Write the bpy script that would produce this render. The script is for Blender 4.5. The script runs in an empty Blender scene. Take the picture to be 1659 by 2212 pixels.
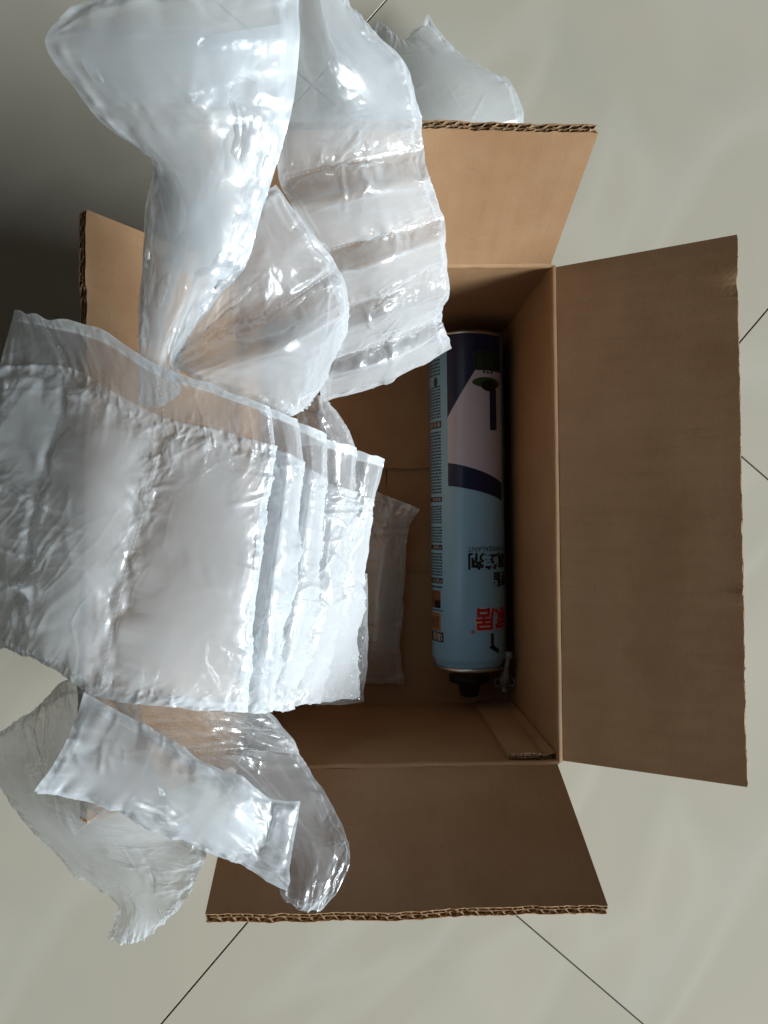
import bpy, bmesh, math, random
import numpy as np
from mathutils import Vector, Matrix

random.seed(7)
sc = bpy.context.scene
C = sc.collection
# ------------------------------------------------------------------ camera
CAM_LOC = (-0.0224, -0.0083, 0.7389)
CAM_ROT = (0.0183, -0.0264, -0.0095)
FPX = 770.0                                   # focal length in pixels of a 768 x 1024 frame
cam_d = bpy.data.cameras.new('camera')
cam = bpy.data.objects.new('camera', cam_d); C.objects.link(cam)
cam.location = CAM_LOC; cam.rotation_euler = CAM_ROT
cam_d.sensor_fit = 'VERTICAL'; cam_d.sensor_height = 24.0; cam_d.lens = 24.0 * FPX / 1024.0
cam_d.clip_start = 0.01; cam_d.clip_end = 50
sc.camera = cam
# ------------------------------------------------------------------ world and window light
w = bpy.data.worlds.new('World'); sc.world = w; w.use_nodes = True
bg = w.node_tree.nodes['Background']
bg.inputs[0].default_value = (1.0, 0.95, 0.84, 1); bg.inputs[1].default_value = 0.044

def area(name, loc, target, sx, sy, power, col):
    d = bpy.data.lights.new(name, 'AREA'); d.shape = 'RECTANGLE'; d.size = sx; d.size_y = sy
    d.energy = power; d.color = col
    o = bpy.data.objects.new(name, d); C.objects.link(o); o.location = loc
    o.rotation_euler = (Vector(target) - Vector(loc)).to_track_quat('-Z', 'Y').to_euler()
    return o
_el, _az, _d = math.radians(30), math.radians(-30), 9.0
area('window_light', (_d * math.cos(_el) * math.cos(_az), _d * math.cos(_el) * math.sin(_az), 0.15 + _d * math.sin(_el)), (0, 0, 0.15), 6.6, 3.4, 1800, (0.87, 0.95, 1.0))

sc.view_settings.view_transform = 'Standard'; sc.view_settings.look = 'None'
sc.view_settings.exposure = 0.0; sc.view_settings.gamma = 1.0
sc.render.engine = 'CYCLES'
cy = sc.cycles
cy.max_bounces = 7; cy.diffuse_bounces = 3; cy.glossy_bounces = 3; cy.transmission_bounces = 4
cy.transparent_max_bounces = 28; cy.use_denoising = True
cy.caustics_reflective = False; cy.caustics_refractive = False
cy.sample_clamp_indirect = 4.0

# ------------------------------------------------------------------ helpers
_R = Matrix.Rotation(CAM_ROT[2], 3, 'Z') @ Matrix.Rotation(CAM_ROT[1], 3, 'Y') @ Matrix.Rotation(CAM_ROT[0], 3, 'X')
RM = np.array(_R); CL = np.array(CAM_LOC); K = 768.0 / 1659.0
def at(X, Y, z):
    """a point of the place: direction seen at (X, Y) of a 1659 wide print, height z above the floor"""
    d = RM @ np.array([(X * K - 384) / FPX, -(Y * K - 512) / FPX, -1.0])
    return CL + (z - CL[2]) / d[2] * d
def seen(P):
    q = RM.T @ (np.array(P) - CL)
    return (384 + FPX * q[0] / -q[2]) / K, (512 - FPX * q[1] / -q[2]) / K

def link(name, me, mat=None, parent=None):
    o = bpy.data.objects.new(name, me); C.objects.link(o)
    if mat is not None and len(me.materials) == 0: me.materials.append(mat)
    if parent is not None: o.parent = parent
    return o
def mesh_from(name, v, f, mat=None, parent=None, smooth=False, uv=None):
    me = bpy.data.meshes.new(name); me.from_pydata([tuple(map(float, p)) for p in v], [], f)
    if smooth: me.polygons.foreach_set('use_smooth', [True] * len(me.polygons))
    if uv is not None:
        l = me.uv_layers.new(name='UVMap'); idx = np.zeros(len(me.loops), dtype=np.int32)
        me.loops.foreach_get('vertex_index', idx)
        l.data.foreach_set('uv', np.asarray(uv, dtype=np.float32)[idx].ravel())
    me.update()
    return link(name, me, mat, parent)
def empty(name, loc, label, cat, group=None):
    o = bpy.data.objects.new(name, None); C.objects.link(o); o.location = loc
    o.empty_display_size = 0.02
    tag(o, label, cat, group); return o
def tag(o, label, cat, group=None):
    o['label'] = label; o['category'] = cat
    if group: o['group'] = group

class NT:
    def __init__(s, name):
        s.m = bpy.data.materials.new(name); s.m.use_nodes = True; s.t = s.m.node_tree; s.t.nodes.clear()
        s.out = s.t.nodes.new('ShaderNodeOutputMaterial')
    def n(s, typ, ins=None, **kw):
        nd = s.t.nodes.new('ShaderNode' + typ)
        for k, v in kw.items(): setattr(nd, k, v)
        for k, v in (ins or {}).items():
            if hasattr(v, 'is_output') or isinstance(v, bpy.types.NodeSocket): s.t.links.new(v, nd.inputs[k])
            else: nd.inputs[k].default_value = v
        return nd
    def ramp(s, fac, stops):
        r = s.n('ValToRGB', {'Fac': fac}); e = r.color_ramp.elements
        while len(e) < len(stops): e.new(0.5)
        for el, (p, c) in zip(e, stops): el.position = p; el.color = c if len(c) == 4 else (*c, 1)
        return r.outputs[0]
    def math(s, op, a, b=0.0, c=0.0):
        nd = s.n('Math', operation=op)
        for i, v in enumerate((a, b, c)):
            if isinstance(v, bpy.types.NodeSocket): s.t.links.new(v, nd.inputs[i])
            else: nd.inputs[i].default_value = v
        return nd.outputs[0]
    def mixc(s, fac, a, b, blend='MIX'):
        nd = s.n('Mix', data_type='RGBA', blend_type=blend)
        for i, v in ((0, fac), (6, a), (7, b)):
            if isinstance(v, bpy.types.NodeSocket): s.t.links.new(v, nd.inputs[i])
            else: nd.inputs[i].default_value = v if not isinstance(v, tuple) or len(v) == 4 else (*v, 1)
        return nd.outputs[2]
    def finish(s, shader): s.t.links.new(shader, s.out.inputs['Surface']); return s.m

def plain(name, col, rough=0.5, metal=0.0, spec=0.5, var=0.06):
    t = NT(name)
    tc = t.n('TexCoord').outputs['Object']
    nz = t.n('TexNoise', {'Vector': tc, 'Scale': 180.0, 'Detail': 4.0}).outputs['Fac']
    c = t.mixc(nz, tuple(x * (1 - var) for x in col), tuple(min(1, x * (1 + var)) for x in col))
    p = t.n('BsdfPrincipled', {'Base Color': c, 'Roughness': rough, 'Metallic': metal, 'Specular IOR Level': spec})
    return t.finish(p.outputs[0])

# ------------------------------------------------------------------ materials
def mat_tile():
    t = NT('marble_tile')
    tc = t.n('TexCoord').outputs['Object']
    big = t.n('TexNoise', {'Vector': tc, 'Scale': 3.2, 'Detail': 5.0, 'Roughness': 0.55, 'Distortion': 1.2}).outputs['Fac']
    mp = t.n('Mapping', {'Vector': tc, 'Rotation': (0, 0, 0.6), 'Scale': (1.0, 2.6, 1.0)}).outputs[0]
    cloud = t.n('TexNoise', {'Vector': mp, 'Scale': 3.0, 'Detail': 3.0, 'Roughness': 0.5, 'Distortion': 0.8}).outputs['Fac']
    vein = t.n('TexNoise', {'Vector': mp, 'Scale': 1.6, 'Detail': 2.0, 'Roughness': 0.4, 'Distortion': 1.2}).outputs['Fac']
    v = t.math('SUBTRACT', vein, 0.5); v = t.math('ABSOLUTE', v); v = t.ramp(v, [(0.0, (1, 1, 1)), (0.05, (0, 0, 0))])
    c = t.ramp(big, [(0.3, (0.40, 0.368, 0.29)), (0.5, (0.445, 0.39, 0.302)), (0.7, (0.465, 0.407, 0.30))])
    c = t.mixc(t.math('MULTIPLY', cloud, 0.7), c, (0.368, 0.364, 0.314))
    c = t.mixc(t.math('MULTIPLY', v, 0.2), c, (0.57, 0.54, 0.46))
    fine = t.n('TexNoise', {'Vector': tc, 'Scale': 420.0, 'Detail': 3.0}).outputs['Fac']
    c = t.mixc(t.math('MULTIPLY', fine, 0.10), c, (0.30, 0.29, 0.25))
    sp = t.n('TexVoronoi', {'Vector': tc, 'Scale': 26.0}).outputs['Distance']
    sp = t.ramp(sp, [(0.0, (1, 1, 1)), (0.022, (0, 0, 0))])
    c = t.mixc(t.math('MULTIPLY', sp, 0.6), c, (0.12, 0.11, 0.09))
    smear = t.n('TexNoise', {'Vector': tc, 'Scale': 14.0, 'Detail': 6.0}).outputs['Fac']
    r = t.math('MULTIPLY_ADD', smear, 0.14, 0.08)
    b = t.n('Bump', {'Height': fine, 'Strength': 0.03, 'Distance': 0.001}).outputs[0]
    p = t.n('BsdfPrincipled', {'Base Color': c, 'Roughness': r, 'Specular IOR Level': 0.3, 'Normal': b})
    return t.finish(p.outputs[0])

def mat_card(name='kraft_cardboard', k=1.0):
    t = NT(name)
    uv = t.n('UVMap').outputs[0]
    m1 = t.n('Mapping', {'Vector': uv, 'Scale': (260, 22, 1)}).outputs[0]
    streak = t.n('TexNoise', {'Vector': m1, 'Scale': 1.0, 'Detail': 5.0, 'Roughness': 0.6}).outputs['Fac']
    fib = t.n('TexNoise', {'Vector': uv, 'Scale': 900.0, 'Detail': 5.0, 'Roughness': 0.65}).outputs['Fac']
    blotch = t.n('TexNoise', {'Vector': uv, 'Scale': 26.0, 'Detail': 4.0, 'Roughness': 0.55}).outputs['Fac']
    m2 = t.n('Mapping', {'Vector': uv, 'Scale': (140, 620, 1)}).outputs[0]
    fleck = t.n('TexNoise', {'Vector': m2, 'Scale': 1.0, 'Detail': 3.0}).outputs['Fac']
    c = t.ramp(blotch, [(0.25, (0.365 * k, 0.198 * k, 0.093 * k)), (0.75, (0.44 * k, 0.262 * k, 0.138 * k))])
    c = t.mixc(t.ramp(streak, [(0.30, (0.3, 0.3, 0.3)), (0.46, (0, 0, 0))]), c, (0.29 * k, 0.17 * k, 0.085 * k))
    c = t.mixc(t.ramp(fib, [(0.3, (0.35, 0.35, 0.35)), (0.6, (0, 0, 0))]), c, (0.27 * k, 0.165 * k, 0.085 * k))
    c = t.mixc(t.ramp(fleck, [(0.62, (0, 0, 0)), (0.74, (0.4, 0.4, 0.4))]), c, (0.22 * k, 0.13 * k, 0.07 * k))
    wsh = t.n('TexWave', {'Vector': uv, 'Scale': 24.0, 'Distortion': 0.4, 'Detail': 1.0}, bands_direction='X').outputs['Fac']
    h = t.math('MULTIPLY_ADD', fib, 0.5, t.math('MULTIPLY', wsh, 0.22))
    h = t.math('MULTIPLY_ADD', blotch, 1.6, h)
    b = t.n('Bump', {'Height': h, 'Strength': 0.22, 'Distance': 0.0009}).outputs[0]
    p = t.n('BsdfPrincipled', {'Base Color': c, 'Roughness': 0.62, 'Specular IOR Level': 0.45, 'Normal': b})
    return t.finish(p.outputs[0])

def mat_film(name, haze=0.30, rough=0.38, spec=0.09, tint=(0.93, 0.973, 1.0)):
    """thin milky polythene: see-through, part diffusing, glossy (its creases are in the mesh)"""
    t = NT(name)
    facing = t.n('LayerWeight', {'Blend': 0.5}).outputs['Facing']
    # a slanted film is a longer way through the milk
    cosv = t.math('MAXIMUM', t.math('SUBTRACT', 1.0, facing), 0.12)
    seal = t.n('Attribute', attribute_name='seal').outputs['Fac']
    cloud = t.n('TexNoise', {'Vector': t.n('UVMap').outputs[0], 'Scale': 45.0, 'Detail': 2.0}).outputs['Fac']
    hz = t.math('MULTIPLY_ADD', seal, 0.30, t.math('MULTIPLY_ADD', cloud, 0.14, haze - 0.07))
    op = t.math('SUBTRACT', 1.0, t.math('POWER', t.math('SUBTRACT', 1.0, hz), t.math('DIVIDE', 1.0, cosv)))
    # haze in a thin film scatters to both sides alike
    dif = t.n('BsdfDiffuse', {'Color': (*tint, 1)}).outputs[0]
    trl = t.n('BsdfTranslucent', {'Color': (*tint, 1)}).outputs[0]
    milk = t.n('MixShader', {0: 0.5, 1: dif, 2: trl}).outputs[0]
    clr = t.n('BsdfTransparent', {'Color': (0.985, 0.988, 0.99, 1)}).outputs[0]
    body = t.n('MixShader', {0: op, 1: clr, 2: milk}).outputs[0]
    fr = t.math('MULTIPLY_ADD', t.math('POWER', facing, 5.0), 0.22, spec)
    gl = t.n('BsdfGlossy', {'Color': (1, 1, 1, 1), 'Roughness': rough}).outputs[0]
    g2 = t.n('BsdfGlossy', {'Color': (1, 1, 1, 1), 'Roughness': rough * 0.27}).outputs[0]
    gl = t.n('MixShader', {0: 0.42, 1: gl, 2: g2}).outputs[0]
    return t.finish(t.n('MixShader', {0: fr, 1: body, 2: gl}).outputs[0])

M_TILE = mat_tile()
M_GROUT = plain('dark_grout', (0.06, 0.057, 0.052), 0.9)
M_CARD = mat_card(k=0.93)
M_FLUTE = plain('kraft_flute_paper', (0.34, 0.22, 0.12), 0.9, spec=0.1, var=0.3)
M_FILM = mat_film('milky_polythene_film', 0.42)
M_FILM_CLEAR = mat_film('thin_clear_polythene_film', 0.16, 0.30, 0.11)
M_SLEEVE = mat_film('milky_sleeve_film', 0.33)
M_FILM_MID = mat_film('half_clear_polythene_film', 0.27, 0.34)
M_FILM_SEAL = mat_film('heat_sealed_film', 0.62)

# ------------------------------------------------------------------ floor of tiles laid on the diagonal
TS = 0.478
fa = at(348, 2212, 0); fb = at(1659, 667, 0)
fdir = (fb - fa)[:2]; fdir /= np.linalg.norm(fdir); fn = np.array([-fdir[1], fdir[0]])
p1 = at(1100, 1965, 0)[:2]
corner = fa[:2] + fdir * np.dot(p1 - fa[:2], fdir)      # where the two joints meet, under the box
me = bpy.data.meshes.new('floor')
G = 2.4
floor = mesh_from('floor', [(-G, -G, -0.0025), (G, -G, -0.0025), (G, G, -0.0025), (-G, G, -0.0025)], [(0, 1, 2, 3)], M_GROUT)
floor['kind'] = 'structure'
gap = 0.0007
def bevel_tile():
    a = TS / 2 - gap; b = a - 0.0003
    v = [(-a, -a, -0.006), (a, -a, -0.006), (a, a, -0.006), (-a, a, -0.006),
         (-a, -a, -0.0003), (a, -a, -0.0003), (a, a, -0.0003), (-a, a, -0.0003),
         (-b, -b, 0), (b, -b, 0), (b, b, 0), (-b, b, 0)]
    f = [(8, 9, 10, 11)] + [(i, (i + 1) % 4, 4 + (i + 1) % 4, 4 + i) for i in range(4)] + [(4 + i, 4 + (i + 1) % 4, 8 + (i + 1) % 4, 8 + i) for i in range(4)]
    return v, f
tv, tf = bevel_tile()
rotz = math.atan2(fdir[1], fdir[0])
tile_me = None
for i in range(-3, 3):
    for j in range(-3, 3):
        c = corner + fdir * TS * (i + 0.5) + fn * TS * (j + 0.5)
        if max(abs(c[0]), abs(c[1])) > 0.95: continue
        if tile_me is None:
            o = mesh_from('tile', tv, tf, M_TILE, floor); tile_me = o.data
        else: o = link('tile', tile_me, None, floor)
        o.location = (c[0], c[1], 0); o.rotation_euler = (0, 0, rotz)

# ------------------------------------------------------------------ cardboard box
BW, BL, BH, FL, T = 0.225, 0.3493, 0.1998, 0.1197, 0.0064
ANG = {'top': 1.2459, 'bottom': 1.1912, 'right': 0.5406, 'left': 0.9812}
box = empty('cardboard_box', (0, 0, 0), 'open brown double-wall cardboard box with four raised flaps on the floor tiles', 'box')
rng = np.random.default_rng(3)
def smooth_noise(n, k, amp, r):
    x = np.linspace(0, k, n); kn = r.normal(size=k + 3)
    i = np.clip(x.astype(int), 0, k); f = x - i; f = f * f * (3 - 2 * f)
    return amp * (kn[i] * (1 - f) + kn[i + 1] * f)

def panel(name, O, eu, ev, n, Lu, Lv, flutes=True, bow=0.0, seed=1, jag=0.0004, T=T, dents=(), label=None, side=True):
    """double-wall board: three liners, with the two fluted papers at the cut edge v = Lv"""
    r = np.random.default_rng(seed)
    O, eu, ev, n = (np.array(x, float) for x in (O, eu, ev, n))
    nu, nv = 90, 24
    us = np.linspace(0, Lu, nu); vs = Lv * np.linspace(0, 1, nv) ** 0.9
    edge = smooth_noise(nu, 26, jag, r) + r.normal(size=nu) * jag * 0.4
    w1 = smooth_noise(nu, 5, 0.0007, r); w2 = smooth_noise(nv, 3, 0.0006, r)
    dent = np.zeros(nu)
    for (du, wd, am) in dents: dent += am * np.exp(-((us - du) / wd) ** 2)
    def warp(u, v, iu, iv):
        s = v / Lv
        return bow * s * s + w1[iu] * s + w2[iv] * math.sin(math.pi * u / Lu)
    verts, faces, uvs = [], [], []
    def liner(d0, d1, shrink=0.0):
        base = len(verts)
        for d in (d0, d1):
            for iu, u in enumerate(us):
                for iv, v in enumerate(vs):
                    q = (v / Lv) ** 10
                    vv = v + (edge[iu] - shrink + r.normal() * 0.00012 - abs(dent[iu]) * 0.5) * q
                    verts.append(O + eu * u + ev * vv + n * (warp(u, v, iu, iv) - d + dent[iu] * (v / Lv) ** 14))
                    uvs.append((u + seed * 0.37, v + seed * 0.21))
        N = nu * nv
        for iu in range(nu - 1):
            for iv in range(nv - 1):
                a = base + iu * nv + iv
                faces.append((a, a + nv, a + nv + 1, a + 1))
                faces.append((N + a, N + a + 1, N + a + nv + 1, N + a + nv))
        def rim(ids):
            for p, q in zip(ids[:-1], ids[1:]): faces.append((p, q, q + N, p + N))
        rim([base + iu * nv + nv - 1 for iu in range(nu)]); rim([base + iu * nv for iu in range(nu)])
        rim([base + iv for iv in range(nv)]); rim([base + (nu - 1) * nv + iv for iv in range(nv)])
    liner(0, 0.00045); liner(T - 0.00045, T, 0.0002)
    liner(T * 0.42, T * 0.42 + 0.0003, 0.0004)
    o = mesh_from(name, verts, faces, M_CARD, box, False, uvs)
    if label: o['label'] = label
    if flutes:
        fv, ff = [], []
        for (d0, d1, pitch) in ((0.00045, T * 0.42, 0.0063), (T * 0.42 + 0.0003, T - 0.00045, 0.0072)):
            k = int(Lu / pitch * 10); ph = 0.0; phs = []
            for q in range(k + 1):
                phs.append(ph); ph += 2 * math.pi * (Lu / k) / pitch * (1 + 0.12 * math.sin(q * 0.13 + seed) + 0.10 * r.normal())
            for q in range(k + 1):
                u = Lu * q / k; iu = min(nu - 1, int(round(u / Lu * (nu - 1))))
                s = math.tanh(1.5 * math.sin(phs[q])) / math.tanh(1.5)
                am = 0.5 + 0.5 * s * (0.80 + 0.16 * math.sin(q * 0.071 + seed * 1.7))
                for v in (Lv - 0.014, Lv - 0.0003):
                    for th in (0, 0.00022):
                        qv = (v / Lv) ** 10
                        vv = v + edge[iu] * qv - abs(dent[iu]) * 0.5 * qv + (r.normal() * 0.0002 if v > Lv - 0.001 else 0)
                        fv.append(O + eu * u + ev * vv + n * (warp(u, v, iu, nv - 1) - (d0 + (d1 - d0 - 0.00022) * am + th) + dent[iu] * (v / Lv) ** 14))
            b0 = len(fv) - 4 * (k + 1)
            for q in range(k):
                a = b0 + 4 * q; b = a + 4
                ff += [(a, b, b + 2, a + 2), (a + 1, a + 3, b + 3, b + 1), (a + 2, b + 2, b + 3, a + 3)]
        mesh_from('fluting', fv, ff, M_FLUTE, o)
    return o

hw, hl = BW / 2, BL / 2
X, Y, Z = np.eye(3)
# walls: inner faces, standing on the floor, with the liner towards the inside
FB = 0.0006
def wall(name, O, eu, n, Lu, seed, label):
    return panel(name, O, eu, Z, n, Lu, BH - FB, flutes=False, seed=seed, label=label)
wall('wall', (-hw, hl, FB), X, -Y, BW, 11, 'short end wall under the bright raised flap')
wall('wall', (-hw, -hl, FB), X, Y, BW, 12, 'short end wall with the glued joint tab')
wall('wall', (hw, -hl, FB), Y, -X, BL, 13, 'long wall beside the spray can')
wall('wall', (-hw, -hl, FB), Y, X, BL, 14, 'long wall under the air pillows')
def flap(key, O, eu, out, Lu, seed, label, **kw):
    a = ANG[key]; out = np.array(out)
    ev = out * math.cos(a) + Z * math.sin(a); n = -out * math.sin(a) + Z * math.cos(a)
    return panel('flap', O, eu, ev, n, Lu, FL, True, seed=seed, label=label, **kw)
e = 0.0012
flap('top', (-hw + e, hl, BH), X, Y, BW - 2 * e, 21, 'brightly lit short flap', bow=0.001)
flap('bottom', (-hw + e, -hl, BH), X, -Y, BW - 2 * e, 22, 'shaded short flap', bow=-0.001)
flap('right', (hw, -hl + e, BH), Y, X, BL - 2 * e, 23, 'shaded long flap with a dented edge', bow=0.0, jag=0.00022, dents=((0.316, 0.006, -0.0011), (0.12, 0.004, 0.0006)))
flap('left', (-hw, -hl + e, BH), Y, -X, BL - 2 * e, 24, 'lit long flap half hidden by the air pillows')
# creases between wall and flap: a soft pressed bead
def crease(O, eu, n, Lu, seed):
    r = np.random.default_rng(seed); k = 60; v, f, uv = [], [], []
    prof = [(-0.0058, 0.0), (-0.0046, 0.0008), (-0.003, 0.0003), (-0.0012, 0.0013), (0.0004, 0.0016), (0.0018, 0.0012), (0.0030, 0.0002)]
    jit = smooth_noise(k + 1, 20, 0.0002, r)
    n = np.array(n, float); O = np.array(O, float); eu = np.array(eu, float)
    a = KEYANG
    for q in range(k + 1):
        u = Lu * q / k
        for (s, h) in prof:
            if s <= 0: p = O + Z * s + n * (h + jit[q])
            else: p = O + (-n * math.cos(a) + Z * math.sin(a)) * s + (n * math.sin(a) + Z * math.cos(a)) * (h + jit[q])
            v.append(p + eu * u); uv.append((u + seed, s))
    m = len(prof)
    for q in range(k):
        for i in range(m - 1): f.append((q * m + i, q * m + m + i, q * m + m + i + 1, q * m + i + 1))
    mesh_from('crease', v, f, M_CARD, box, True, uv)
KEYANG = ANG['top']; crease((-hw, hl, BH), X, -Y, BW, 31)
KEYANG = ANG['bottom']; crease((-hw, -hl, BH), X, Y, BW, 32)
KEYANG = ANG['right']; crease((hw, -hl, BH), Y, -X, BL, 33)
KEYANG = ANG['left']; crease((-hw, -hl, BH), Y, X, BL, 34)
# bottom: two short flaps over two long flaps
panel('bottom_flap', (-hw, hl + 0.0004, 0.0120), X, -Y, Z, BW, 0.129, True, seed=41, T=0.0052)
panel('bottom_flap', (-hw, -hl - 0.0004, 0.0120), X, Y, Z, BW, 0.122, True, seed=42, T=0.0052)
panel('bottom_flap', (-hw, -hl, 0.0064), Y, X, Z, BL, 0.1122, False, seed=43, T=0.0052)
panel('bottom_flap', (hw, -hl, 0.0064), Y, -X, Z, BL, 0.1122, False, seed=44, T=0.0052)
# glued joint tab lying inside the near end wall
gt = panel('joint_tab', (hw - 0.001, -hl + 0.0052, 0.03), -X, Z, Y, 0.034, BH - 0.033, True, seed=45, T=0.0036, label='glued corner joint tab with open fluted end')

# ------------------------------------------------------------------ spray can
CR = 0.0330; CXc = 0.0712; CZ = 0.0128 + CR; CY0, CY1 = 0.1608, -0.1350
M_CAN = plain('light_blue_can_lacquer', (0.31, 0.64, 0.98), 0.26, spec=0.6, var=0.02)
M_NAVY = plain('navy_print', (0.010, 0.020, 0.085), 0.28, var=0.03)
M_LAV = plain('pale_lavender_print', (0.66, 0.68, 0.92), 0.28, var=0.02)
M_BLACK = plain('black_print', (0.008, 0.008, 0.010), 0.35)
M_RED = plain('red_print', (0.55, 0.02, 0.015), 0.3)
M_WHITE = plain('white_print', (0.75, 0.75, 0.78), 0.3)
M_GREEN = plain('green_print', (0.035, 0.10, 0.05), 0.3)
M_DGREEN = plain('dark_green_print', (0.008, 0.03, 0.012), 0.3)
M_TEAL = plain('teal_print', (0.30, 0.62, 0.90), 0.28, var=0.02)
M_TEXT = plain('blue_grey_print', (0.035, 0.065, 0.13), 0.35)
M_BROWN = plain('brown_photo_print', (0.22, 0.10, 0.05), 0.35, var=0.5)
M_TAN = plain('tan_photo_print', (0.42, 0.24, 0.12), 0.35, var=0.5)
M_STEEL = plain('tinplate', (0.62, 0.62, 0.60), 0.28, metal=1.0)
M_PLASTIC_BLACK = plain('black_plastic', (0.004, 0.004, 0.004), 0.7)
can = empty('spray_can', (CXc, 0.013, 0.0128), 'light blue foam sealant spray can lying against the long box wall', 'spray can')
def lathe(name, prof, mat, parent, seg=64):
    v, f = [], []
    for (yy, rr) in prof:
        for q in range(seg):
            a = 2 * math.pi * q / seg
            v.append((rr * math.sin(a), yy - 0.013, CZ - 0.0128 + rr * math.cos(a)))
    for i in range(len(prof) - 1):
        for q in range(seg):
            f.append((i * seg + q, i * seg + (q + 1) % seg, (i + 1) * seg + (q + 1) % seg, (i + 1) * seg + q))
    f.append(tuple(range(seg))); f.append(tuple(range((len(prof) - 1) * seg, len(prof) * seg)))
    return mesh_from(name, v, f, mat, parent, True)
lathe('body', [(CY0 - 0.0035, CR - 0.0006), (CY0 - 0.0042, CR), (CY1 + 0.0105, CR), (CY1 + 0.0085, CR - 0.0006), (CY1 + 0.0060, CR - 0.0022), (CY1 + 0.0045, CR - 0.0024), (CY1 + 0.0022, CR - 0.0030)], M_CAN, can)
lathe('base_rim', [(CY0 - 0.0036, CR - 0.002), (CY0 - 0.0034, CR + 0.0004), (CY0 - 0.0022, CR + 0.0009), (CY0 - 0.0008, CR + 0.0005), (CY0, CR - 0.0008), (CY0 - 0.0005, CR - 0.002), (CY0 - 0.004, CR - 0.004)], M_STEEL, can)
lathe('shoulder_rim', [(CY1 + 0.0024, CR - 0.004), (CY1 + 0.0020, CR - 0.0018), (CY1 + 0.0009, CR - 0.0013), (CY1 - 0.0004, CR - 0.0017), (CY1 - 0.0008, CR - 0.003), (CY1 - 0.0004, CR - 0.004), (CY1 - 0.006, 0.018), (CY1 - 0.009, 0.014)], M_STEEL, can)
lathe('valve_collar', [(CY1 - 0.006, 0.016), (CY1 - 0.008, 0.018), (CY1 - 0.013, 0.018), (CY1 - 0.016, 0.010), (CY1 - 0.026, 0.008), (CY1 - 0.027, 0.006)], M_PLASTIC_BLACK, can, 40)

# prints are laid out flat (s round the can, t along it) and wrapped onto the body
_th = np.linspace(-1.75, 1.2, 400)
_sx = np.array([seen((CXc + CR * math.sin(a), 0.0, CZ + CR * math.cos(a)))[0] for a in _th])
_i0 = int(np.argmin(_sx))
def th_of(Xp): return float(np.interp(Xp, _sx[_i0:], _th[_i0:]))
def t_of(Yp): return CY0 - (Yp - 720.0) / 723.0 * (CY0 - CY1)
def wrap(s, t, lift): 
    a = s / CR; R_ = CR + lift
    return (R_ * math.sin(a), t - 0.013, CZ - 0.0128 + R_ * math.cos(a))
def S(Xp): return th_of(Xp) * CR
def patch_poly(name, loop, mat, lift, parent=can, label=None):
    """loop of (s, t) points, filled, cut along the can so that it bends with it"""
    bm = bmesh.new(); bm.faces.new([bm.verts.new((s, t, 0)) for s, t in loop])
    return wrap_bm(name, bm, mat, lift, parent, label)
def wrap_bm(name, bm, mat, lift, parent=can, label=None):
    bmesh.ops.triangulate(bm, faces=bm.faces[:])
    lo = min(v.co.x for v in bm.verts); hi = max(v.co.x for v in bm.verts)
    k = math.floor(lo / 0.0012) + 1
    while k * 0.0012 < hi:
        bmesh.ops.bisect_plane(bm, geom=bm.verts[:] + bm.edges[:] + bm.faces[:], plane_co=(k * 0.0012, 0, 0), plane_no=(1, 0, 0)); k += 1
    for v in bm.verts: v.co = wrap(v.co.x, v.co.y, lift)
    bmesh.ops.recalc_face_normals(bm, faces=bm.faces[:])
    me = bpy.data.meshes.new(name); bm.to_mesh(me); bm.free()
    o = link(name, me, mat, parent)
    if label: o['label'] = label
    return o
def rect(name, x0, x1, y0, y1, mat, lift, parent=can, label=None):
    """x in print pixels round the can or 's' metres, y in print pixels along it"""
    s0, s1 = (S(x0) if x0 > 5 else x0), (S(x1) if x1 > 5 else x1)
    return patch_poly(name, [(s0, t_of(y0)), (s1, t_of(y0)), (s1, t_of(y1)), (s0, t_of(y1))], mat, lift, parent, label)
def lettering(name, body, x_right_s, y0, y1, mat, lift, parent=can, label=None, width=None, grow=0.0):
    """upside-down line of type: it starts at s = x_right_s and runs towards -s; y0, y1 print rows of its foot and head"""
    cu = bpy.data.curves.new('type', 'FONT'); cu.body = body; cu.size = 1.0; cu.resolution_u = 2
    if name.startswith('bold'): cu.offset = 0.03
    if grow: cu.offset = grow
    tmp = bpy.data.objects.new('type', cu)
    me = tmp.to_mesh(); bm = bmesh.new(); bm.from_mesh(me); tmp.to_mesh_clear()
    bpy.data.objects.remove(tmp); bpy.data.curves.remove(cu)
    xs = [v.co.x for v in bm.verts]; ys = [v.co.y for v in bm.verts]
    xa, xb, ya, yb = min(xs), max(xs), min(ys), max(ys)
    ta, tb = t_of(y0), t_of(y1)
    ky = abs(tb - ta) / (yb - ya); kx = ky if width is None else width / (xb - xa)
    for v in bm.verts: v.co = (x_right_s - (v.co.x - xa) * kx, ta + (v.co.y - ya) / (yb - ya) * (tb - ta), 0)
    return wrap_bm(name.replace('bold_', ''), bm, mat, lift, parent, label)
L1, L2, L3, L4 = 0.00015, 0.0003, 0.00045, 0.0006
sN = S(969); sE = 0.034
def curve_y(y0, dy, s): return y0 + dy * ((s - sN) / (S(1052) - sN)) ** 1.35 if s > sN else y0
ss = np.linspace(sN, sE, 26)
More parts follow.
